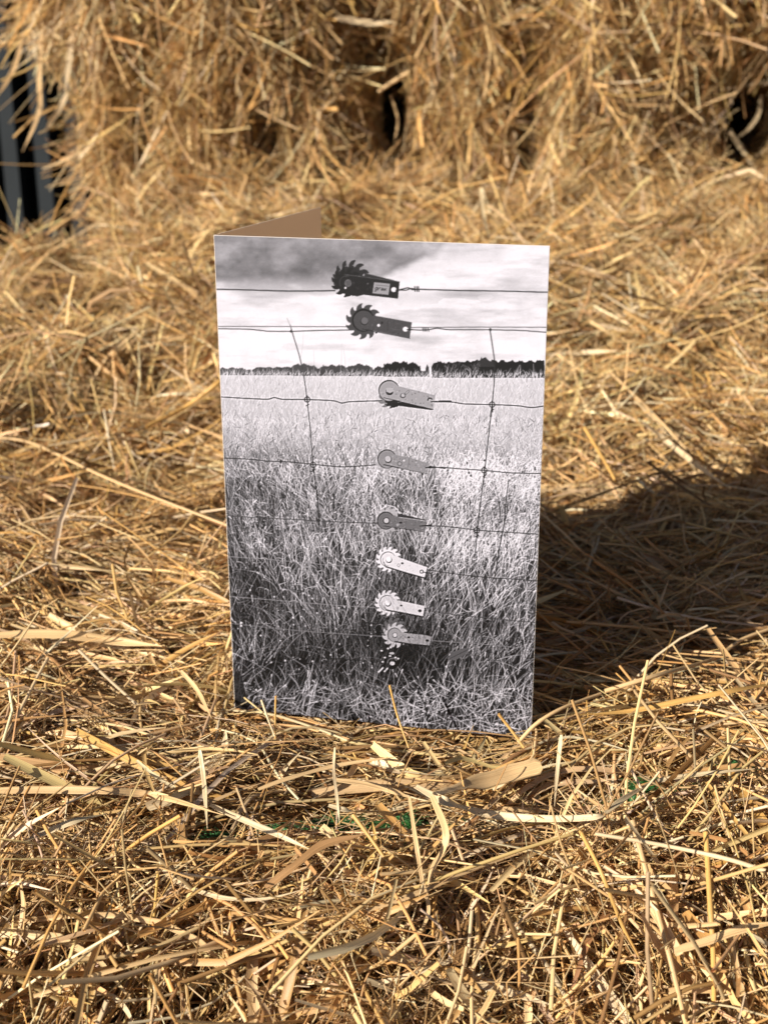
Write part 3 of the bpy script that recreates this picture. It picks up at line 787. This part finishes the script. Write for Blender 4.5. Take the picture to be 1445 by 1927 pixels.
disc(755, 1140, 2.4, .15, 1, 1.8); disc(790, 1150, 3.6, .1, 1, 2.8); disc(748, 1145, 2.5, .68)
stroke([(781, 1125), (782, 1145)], 1.6, .9)
# eighth, greyer, twin wheel
gear(741, 1186, 17, 24, .36, 11, .1); gear(743, 1196, 17, 24, .73, 11, .35)
disc(742, 1195, 13.4, .3); disc(742.5, 1195.5, 12.4, .6)
tl8 = [(755, 1190), (763, 1192), (812, 1197), (808, 1215), (770, 1211), (740, 1206)]
fill([(x + 1, y + 3) for x, y in tl8], .08); fill(tl8, .60); speckle(tl8, .13, 110)
disc(743, 1196, 5, .3); disc(743, 1195.5, 3.8, .78); disc(769, 1200, 2.6, .1, 1, 2); disc(764, 1204, 2.6, .7); disc(804, 1206, 3.4, .1, 1, 2.4)
stroke([(764, 1190), (790, 1192), (812, 1198)], 1.6, .12)
# last one, only bright spots in the dark
disc(737, 1246, 14, .06); ring(738, 1248, 9, 1.2, .45, 180, 330); disc(738, 1249, 4.4, .8, 1, 3.6); disc(737, 1230, 5, .65, 1, 2.2)
for x, y in ((730, 1221), (735, 1219), (718, 1225), (724, 1238), (734, 1235), (744, 1238), (720, 1246), (749, 1240)): disc(x, y, 2.4, .78, 1, 1.4)
for a_, b_ in (((712, 1265), (720, 1257)), ((723, 1264), (729, 1258))): stroke([a_, b_], 2.6, .88)
fill([(842, 1240), (850, 1228), (872, 1220), (884, 1222), (876, 1232), (856, 1244)], .34); stroke([(846, 1240), (880, 1223)], 1, .2)
blades(50, 690, 830, 1120, 1290, 24, 90, .8, 1.3, zero, 25, 2.2, .12, .4, 4, .7)
ART = ART.reshape(IMH, SS, IMW, SS).mean((1, 3))
_p = np.pad(ART, 2, 'edge'); _b = sum(_p[i:i + IMH, j:j + IMW] for i in range(5) for j in range(5)) / 25
ART = ART + .75 * (ART - _b) * smooth01((np.arange(IMH) + OY - 690) / 30)[:, None]
ART = (ART + pr.normal(0, .012, (IMH, IMW))).clip(.03, 1)

def homography(src, dst):
    M = []
    for (x, y), (u_, v_) in zip(src, dst):
        M += [[x, y, 1, 0, 0, 0, -u_ * x, -u_ * y], [0, 0, 0, x, y, 1, -v_ * x, -v_ * y]]
    h = np.linalg.solve(np.array(M, float), np.array(dst, float).ravel())
    return np.append(h, 1).reshape(3, 3)

# ------------------------------------------------------------------ the folded card
def slab(A0, D, up, n, w_, h_, t_, name, mat, parent, off):
    """thin sheet: corner A0, directions D and up, thickness along n"""
    Vv = []
    for k in (0, 1):
        for a, b in ((0, 0), (w_, 0), (w_, h_), (0, h_)):
            Vv.append(A0 + D * a + up * b + n * (t_ * k))
    Vv = np.array(Vv); Ff = np.array([(0, 1, 2, 3), (7, 6, 5, 4), (0, 4, 5, 1), (1, 5, 6, 2), (2, 6, 7, 3), (3, 7, 4, 0)])
    return raw_mesh(name, Vv - off, Ff, mat, parent, smooth=False)

CT = .00045
card = empty('greeting_card', tuple(BL))
tag(card, 'folded greeting card with a black and white photograph of fence wire tensioners over tall grass', 'greeting card')
coff = BL.copy()
Z = np.array([0, 0, 1.0])
slab(BL, U, Z, -NF, CW, CH, CT, 'front_panel', PAPER, card, coff)
bup = Z; bn = norm(np.cross(BDIR, bup))      # the sheet is very slightly warped: its foot sinks into the straw
B0 = TL - bup * CH
slab(B0 + (-NF) * CT, BDIR, bup, bn, CW, CH, CT, 'back_panel', PAPER, card, coff)
front = [c for c in card.children if c.name.startswith('front_panel')][0]

m, nt_, p_, out_ = new_mat('printed_photo_ink')
a_ = nt_.nodes.new('ShaderNodeAttribute'); a_.attribute_name = 'tone'
nt_.links.new(a_.outputs['Color'], p_.inputs['Base Color'])
p_.inputs['Roughness'].default_value = 0.45; p_.inputs['Specular IOR Level'].default_value = 0.3

NU, NV = 560, 880
mg = .0003
uu = np.linspace(mg * .8, CW - mg * .5, NU); vv = np.linspace(0, CH - mg * .7, NV)
Ug, Vg = np.meshgrid(uu, vv)
Hm = homography([(0, CH), (CW, CH), (0, 0), (CW, 0)], [(402, 443), (1035, 461), (441, 1332), (999, 1392)])
q = np.stack([Ug, Vg, np.ones_like(Ug)], -1) @ Hm.T
ix = (q[..., 0] / q[..., 2] - OX).clip(0, IMW - 1.01); iy = (q[..., 1] / q[..., 2] - OY).clip(0, IMH - 1.01)
x0 = ix.astype(int); y0 = iy.astype(int); fx = ix - x0; fy = iy - y0
tone = ART[y0, x0] * (1 - fx) * (1 - fy) + ART[y0, x0 + 1] * fx * (1 - fy) + ART[y0 + 1, x0] * (1 - fx) * fy + ART[y0 + 1, x0 + 1] * fx * fy
lin = np.where(tone > .04045, ((tone + .055) / 1.055) ** 2.4, tone / 12.92) * PRINT_GAIN
Vp_ = BL + U * Ug[..., None] + Z * Vg[..., None] + NF * .00008
ii = np.arange(NU * NV).reshape(NV, NU)
Fq = np.stack([ii[:-1, :-1], ii[:-1, 1:], ii[1:, 1:], ii[1:, :-1]], -1).reshape(-1, 4)
pc = lin.reshape(-1, 1) * np.array([[.97, .952, 1.075]])
raw_mesh('printed_photo', Vp_.reshape(-1, 3) - coff, Fq, m, front, pc, smooth=False)
print('card', round(time.time() - T0, 1), 's')


# ------------------------------------------------------------------ single straws lying loose on the pile, one object each
def catmull(P, k=7):
    P = np.array(P, float); Q = np.concatenate([[2 * P[0] - P[1]], P, [2 * P[-1] - P[-2]]]); o = []
    for i in range(1, len(Q) - 2):
        for t in np.linspace(0, 1, k, endpoint=False):
            a, b, c, d_ = Q[i - 1:i + 3]
            o.append(.5 * (2 * b + (c - a) * t + (2 * a - 5 * b + 4 * c - d_) * t ** 2 + (3 * b - a - 3 * c + d_) * t ** 3))
    o.append(P[-1]); return np.array(o)

def surf_z(x, y):
    if y < .40:
        v = deform_front(np.array([[x, y, 0.0]]), np.array([[0, 0, 1.0]]))[0, 2]
        if y < -.11: v -= .075 - math.sqrt(max(0, .075 ** 2 - min(.074, -.11 - y) ** 2))
        return v
    return deform_rear(np.array([[x, y, 0.0]]), np.array([[0, 0, 1.0]]))[0, 2]

def on_pile(px, py, h):
    z = 0.0
    for _ in range(12):
        p = at_z(px, py, z + h)
        z = .5 * z + .5 * surf_z(p[0], p[1])
    return at_z(px, py, z + h)

lr = np.random.default_rng(404)
TAN, PALE, GOLD, BROWN, GREY = (.74, .50, .25), (.80, .62, .38), (.72, .42, .13), (.36, .20, .085), (.55, .43, .26)
LIFT = .010
def loose(name, kind, pts, wpx, col, label, h=.006, wall=None, flat=0.0, taper=True):
    """pts: places on the pile given by where they sit in the view; last number of a point may lift it (mm)"""
    P = []
    for p in pts:
        lift = (p[2] * .001 if len(p) > 2 else h) + LIFT
        P.append(at_y(p[0], p[1], wall) if wall else on_pile(p[0], p[1], lift))
    C = catmull(P); K = len(C)
    mid = C[K // 2]
    wd = wpx * np.linalg.norm(mid - CAM) / FPX
    n = norm(np.array([-.38, -.45, .8])) if not wall else np.array([0, -1.0, 0])
    T = norm(np.gradient(C, axis=0))
    side = norm(np.cross(np.broadcast_to(n, C.shape), T)); upv = np.cross(T, side)
    tw = flat + np.cumsum(lr.normal(0, .05, K))
    c_, s_ = np.cos(tw)[:, None], np.sin(tw)[:, None]
    side, upv = side * c_ + upv * s_, upv * c_ - side * s_
    s = np.linspace(0, 1, K)
    if kind == 'stalk':
        M = 8; ang = np.arange(M) / M * 2 * math.pi
        r_ = wd * .5 * (1 - .22 * s) * (1 + .22 * np.exp(-((s - .37) / .018) ** 2))
        V = C[:, None] + (side[:, None] * np.cos(ang)[None, :, None] + upv[:, None] * np.sin(ang)[None, :, None]) * r_[:, None, None]
        i = np.arange(K * M).reshape(K, M)
        F = np.stack([i[:-1], np.roll(i[:-1], -1, 1), np.roll(i[1:], -1, 1), i[1:]], -1).reshape(-1, 4)
        across = np.cos(ang)
    else:
        M = 6; x = np.linspace(-1, 1, M)
        tp = np.clip(1.12 - np.abs(s * 1.95 - .8) ** 2.4 * .85, .1, 1) if taper else np.clip(np.minimum((s + .04) * 12, (1.03 - s) * 14), .2, 1)
        tp = tp * (1 + .06 * np.sin(s * 23 + lr.uniform(0, 6)))
        top = C[:, None] + (side[:, None] * x[None, :, None] + upv[:, None] * ((x ** 2 - .4) * .28)[None, :, None]) * (wd * .5 * tp)[:, None, None]
        bot = top - upv[:, None] * .00022
        V = np.concatenate([top, bot[:, ::-1]], 1); M = 2 * M
        i = np.arange(K * M).reshape(K, M)
        F = np.stack([i[:-1], np.roll(i[:-1], -1, 1), np.roll(i[1:], -1, 1), i[1:]], -1).reshape(-1, 4)
        across = np.concatenate([x, x[::-1]]) * 2.2
    fib = np.zeros((K, M, 3)); ln = np.concatenate([[0], np.cumsum(np.linalg.norm(np.diff(C, axis=0), axis=1))])
    fib[..., 0] = ln[:, None] * .35; fib[..., 1] = across[None]; fib[..., 2] = lr.uniform(0, 40)
    cc = np.broadcast_to(np.array(col)[None, None], (K, M, 3)) * (1 + .08 * np.sin(s * 9 + lr.uniform(0, 6)))[:, None, None]
    o = raw_mesh(name, V.reshape(-1, 3) - mid, F, STRAW, None, cc.reshape(-1, 3), fib.reshape(-1, 3)); o.location = mid
    tag(o, label, 'straw', 'loose straws on the bales')
LF, ST = 'straw_leaf', 'straw_stalk'
def leaf(*a, **k): loose(LF, 'leaf', *a, **k)
def stalk(*a, **k): loose(ST, 'stalk', *a, **k)

leaf([(-30, 1489), (90, 1487), (200, 1489), (300, 1500), (420, 1534)], 15, TAN, 'broad pale leaf across the left foreground, running in from the picture edge')
leaf([(395, 1515), (450, 1540), (520, 1570), (585, 1600)], 11, PALE, 'slender leaf sloping down right from the tip of the broad left leaf')
leaf([(822, 1496), (880, 1480), (950, 1460), (1019, 1440)], 34, TAN, 'widest short leaf, a blunt tan flake just below the right corner of the card', taper=False, h=.010, flat=.3)
leaf([(782, 1480), (830, 1505), (900, 1529), (1000, 1541), (1120, 1538), (1152, 1520)], 15, PALE, 'long pale leaf below the blunt flake, bent up at its right end', h=.011)
leaf([(1140, 1530), (1180, 1500), (1240, 1470), (1330, 1456), (1420, 1447)], 12, GREY, 'greyish leaf rising right over the green twine to the picture edge', h=.012)
leaf([(690, 1715), (790, 1680), (870, 1645), (1000, 1595), (1140, 1537)], 11, TAN, 'long narrow leaf rising from the lower middle to the bend of the pale leaf', h=.008)
leaf([(700, 1790), (800, 1818), (930, 1858), (1040, 1893)], 22, PALE, 'wide pale blade low in the middle foreground, sloping down to the right', h=.012)
leaf([(690, 1846), (800, 1880), (900, 1912), (960, 1935)], 15, GREY, 'greyish blade leaving the bottom edge, parallel under the wide pale blade', h=.010)
stalk([(1328, 1568, 14), (1336, 1700, 10), (1342, 1800, 6), (1344, 1935, 0)], 11, GOLD, 'upright golden stalk near the right edge of the foreground')
stalk([(1190, 1545, 16), (1232, 1700, 12), (1262, 1810, 8), (1292, 1935, 2)], 11, TAN, 'tall leaning stalk left of the upright golden one, tapering to its top')
stalk([(968, 1738, 8), (1030, 1820, 8), (1098, 1935, 5)], 10, GREY, 'grey tan stalk sloping down right to the bottom edge from below the long narrow leaf')
leaf([(376, 1412, 12), (384, 1470, 11), (390, 1560, 8)], 9, PALE, 'thin pale blade standing upright left of the card foot, crossing the broad leaf')
stalk([(331, 1658, 9), (292, 1712, 8), (246, 1772, 5)], 6, PALE, 'bright thin stalk slanting down left in the left foreground')
leaf([(299, 1608, 8), (310, 1640, 8), (350, 1668, 8), (420, 1690, 7), (500, 1692, 6), (580, 1672, 5)], 8, PALE, 'pale curling blade hooked at its left end in the left foreground')
leaf([(500, 1672), (560, 1626), (610, 1590), (690, 1570)], 19, BROWN, 'dark brown blade slanting up right in the lower middle', h=.010)
stalk([(664, 1534, 12), (694, 1574, 10), (728, 1622, 8)], 8, GOLD, 'short golden stalk crossing the right end of the middle green twine')
leaf([(618, 1516), (660, 1526), (720, 1527), (770, 1514)], 9, GREY, 'pale grey blade lying just above the middle green twine', h=.010)
leaf([(486, 1486), (548, 1464), (640, 1440), (748, 1424)], 10, TAN, 'tan blade rising right below the middle of the card foot', h=.010)
leaf([(632, 1468), (690, 1476), (740, 1490), (775, 1503)], 11, TAN, 'tan blade sloping down right from the middle of the card foot', h=.008)
leaf([(630, 1407, 14), (628, 1450, 13), (634, 1500, 11), (639, 1552, 8)], 6, PALE, 'thin pale upright blade ending at the middle green twine')
leaf([(45, 1586), (80, 1570), (140, 1546), (200, 1532)], 13, GREY, 'short greyish leaf pointing down left under the broad left leaf', h=.009)
leaf([(130, 1880), (175, 1869), (215, 1878), (240, 1905), (255, 1940)], 9, PALE, 'pale blade arching over at the bottom left', h=.016)
leaf([(535, 1888), (590, 1884), (650, 1892), (720, 1880)], 14, BROWN, 'brown blade lying level at the bottom, left of the middle', h=.010)
leaf([(812, 1498, 12), (838, 1560, 12), (834, 1600, 12), (812, 1640, 10), (805, 1690, 8)], 14, TAN, 'kinked tan leaf hanging down below the left end of the blunt flake')
leaf([(770, 1500, 12), (782, 1580, 12), (795, 1660, 10), (806, 1720, 8), (770, 1790, 6)], 8, TAN, 'long twisted blade hanging left of the kinked tan leaf')
stalk([(733, 1290, 30), (748, 1348, 16), (769, 1408, 6)], 4.5, GOLD, 'thin brown gold stalk poking up in front of the card picture')
stalk([(492, 1318, 18), (503, 1350, 12), (517, 1386, 6)], 4.5, PALE, 'pale thin stalk leaning left against the left part of the card foot')
stalk([(519, 1310, 20), (518, 1345, 12), (518, 1390, 4)], 4, GOLD, 'thin upright stalk against the left part of the card foot')
stalk([(938, 1344, 18), (960, 1372, 12), (986, 1408, 6)], 6, GOLD, 'golden stalk leaning left against the right part of the card foot')
stalk([(975, 1398, 7), (1010, 1362, 10), (1060, 1332, 10), (1130, 1306, 8)], 8, TAN, 'tan stalk rising right from the right corner of the card into its shadow')
stalk([(1138, 1301), (1240, 1270), (1343, 1240), (1395, 1204), (1460, 1180)], 8, TAN, 'long stalk along the near edge of the card shadow, bent up at its right', h=.010)
leaf([(1470, 1285), (1380, 1300), (1290, 1318), (1190, 1338), (1090, 1346)], 12, GOLD, 'golden blade below the near edge of the card shadow, at the right', h=.008)
leaf([(1210, 795), (1262, 836), (1310, 874), (1372, 918)], 10, PALE, 'pale blade slanting into the far tip of the card shadow', h=.012)
stalk([(1100, 805), (1134, 862), (1158, 905)], 7, GOLD, 'golden stalk right of the card, above its shadow', h=.014)
stalk([(440, 700), (411, 720), (350, 765), (275, 803)], 9, GOLD, 'golden stalk running down left from the left edge of the card', h=.014)
stalk([(-20, 822), (60, 834), (180, 890), (280, 932), (436, 992)], 6, TAN, 'long thin stalk crossing the left middle ground down to the card edge', h=.012)
leaf([(62, 803), (76, 801), (92, 798)], 8, (.9, .82, .7), 'tiny bright chip of straw in the left middle ground', h=.014, taper=False)
leaf([(-20, 1196), (110, 1194), (210, 1206), (305, 1216)], 20, TAN, 'broad tan leaf at the left edge, level with the lowest tensioner', h=.010)
leaf([(1056, 1383, 13), (1050, 1440, 12), (1043, 1518, 8)], 8, PALE, 'pale flat stick standing right of the blunt flake')
leaf([(340, 1262, 12), (372, 1300, 10), (398, 1352, 6)], 8, TAN, 'tan blade slanting down right, left of the card foot')
stalk([(1148, 700), (1240, 790), (1296, 850)], 6, TAN, 'thin tan stalk right of the card, beside the pale blade', h=.016)
leaf([(1030, 668), (1080, 664), (1160, 660)], 11, PALE, 'blurred pale blade right of the card, level with the printed hedge', h=.016)
stalk([(1440, 1640), (1360, 1615), (1240, 1590), (1120, 1570)], 9, PALE, 'pale stalk sloping up left across the top of the two upright stalks', h=.014)
stalk([(1092, 1565, 14), (1130, 1640, 12), (1170, 1740, 8), (1200, 1800, 4)], 8, GOLD, 'golden stalk sloping down right, left of the tall leaning one')
leaf([(1270, 1790), (1330, 1772), (1400, 1748), (1470, 1735)], 16, TAN, 'tan blade crossing the upright golden stalk at the right edge', h=.016)
stalk([(860, 1715, 12), (868, 1790, 10), (880, 1862, 4)], 7, BROWN, 'brown stalk standing upright over the wide pale blade')

stalk([(334, 175), (300, 240), (262, 315)], 8, PALE, 'pale stalk slanting down left on the left standing bale', wall=WY - .035)
leaf([(445, 95), (454, 180), (440, 270), (416, 362)], 9, PALE, 'long pale blade hanging down the left standing bale', wall=WY - .04)
leaf([(134, 70), (130, 120), (122, 170)], 9, PALE, 'short pale blade hanging at the top of the left standing bale', wall=WY - .045)
leaf([(180, 52), (174, 90), (166, 118)], 9, PALE, 'short pale blade beside the other, nearer the middle of the left standing bale', wall=WY - .045)
leaf([(78, 70), (74, 150), (76, 195), (66, 232), (42, 285)], 8, TAN, 'curved blade hanging in front of the dark cladding', wall=WY - .02)
leaf([(45, 60), (30, 118), (14, 150), (-8, 185)], 8, TAN, 'blade drooping left in front of the cladding at the picture edge', wall=WY - .02)
leaf([(126, 175), (112, 205), (98, 225), (84, 250)], 9, PALE, 'pale blade curling out from the left end of the standing bale', wall=WY - .02)
stalk([(1348, 10), (1330, 60), (1308, 110)], 9, PALE, 'pale stalk slanting down left near the larger dark hole, high on the wall', wall=WY - .045)
stalk([(1372, 246), (1400, 286), (1432, 334)], 10, GREY, 'grey stalk lying across the larger dark hole', wall=WY + .012)
leaf([(1432, 178), (1428, 212), (1410, 240), (1382, 262)], 7, GREY, 'thin curved blade hooked across the larger dark hole', wall=WY + .005)
leaf([(1068, 216), (1110, 224), (1164, 231)], 11, PALE, 'pale chunk of straw lying level on the middle standing bale', wall=WY - .035)
stalk([(1140, 240), (1128, 272), (1116, 304)], 8, TAN, 'tan stalk hanging below the pale chunk on the middle bale', wall=WY - .035)
leaf([(1245, 112), (1238, 150), (1230, 196), (1228, 230)], 9, TAN, 'tan blade hanging straight right of the pale chunk', wall=WY - .035)
leaf([(968, 248), (966, 280), (978, 308)], 9, PALE, 'small pale blade in the dark crease of the middle bale', wall=WY - .02)
leaf([(735, 178), (748, 225), (741, 272)], 3.5, TAN, 'thin curved blade hanging across the small dark hole', wall=WY - .005)
stalk([(770, 135), (738, 154), (712, 172)], 8, TAN, 'tan stalk bridging the top of the small dark hole', wall=WY - .03)
stalk([(620, 170), (602, 215), (596, 260)], 8, PALE, 'pale stalk on the left standing bale, left of the small dark hole', wall=WY - .04)
leaf([(630, 32), (690, 42), (740, 40)], 11, PALE, 'pale blade lying level high on the wall, above the small dark hole', wall=WY - .055)


# ------------------------------------------------------------------ ground and cladding
def box_quads(lo, hi):
    x0, y0, z0 = lo; x1, y1, z1 = hi
    V = [(x0, y0, z0), (x1, y0, z0), (x1, y1, z0), (x0, y1, z0), (x0, y0, z1), (x1, y0, z1), (x1, y1, z1), (x0, y1, z1)]
    F = [(0, 3, 2, 1), (4, 5, 6, 7), (0, 1, 5, 4), (1, 2, 6, 5), (2, 3, 7, 6), (3, 0, 4, 7)]
    return np.array(V, float), np.array(F)

g = raw_mesh('ground', np.array([(-150, -150, -.385), (150, -150, -.385), (150, 150, -.385), (-150, 150, -.385)], float), np.array([(0, 1, 2, 3)]), EARTH)
tag(g, kind='structure')

CY0 = 2.15
cl = empty('cladding_wall', (-.3, CY0, -.385))
tag(cl, 'dark slate ribbed metal cladding wall behind the left bale', 'wall')
b1 = at_y(19, 300, CY0 - .10)[0]; b2 = at_y(80, 300, CY0 - .10)[0]
pitch = b2 - b1
prof = []
k0 = b1 - 45 * pitch
for k in range(120):
    xc = k0 + k * pitch; hw = pitch * .23
    prof += [(xc - hw - .004, CY0), (xc - hw, CY0 - .10), (xc + hw, CY0 - .10), (xc + hw + .004, CY0)]
prof = np.array(prof)
prof2 = prof[::-1] + np.array([0, .012])
zz = [-.38, 2.6]
Vp = np.concatenate([np.column_stack([prof, np.full(len(prof), z)]) for z in zz]); m_ = len(prof)
Fp = np.array([(i, i + 1, m_ + i + 1, m_ + i) for i in range(m_ - 1)])
Vb = Vp.copy(); Vb[:, 1] += .004
Vp2 = np.concatenate([Vp, Vb]); Fp2 = np.concatenate([Fp, Fp[:, ::-1] + len(Vp)])
raw_mesh('ribbed_sheet', Vp2 - np.array(cl.location), Fp2, CLAD, cl, smooth=False)
Vr, Fr = box_quads((prof[0, 0], CY0 + .03, 1.0), (prof[-1, 0], CY0 + .08, 1.1))
raw_mesh('rail', Vr - np.array(cl.location), Fr, CLAD, cl, smooth=False)
print('script', round(time.time() - T0, 1), 's')
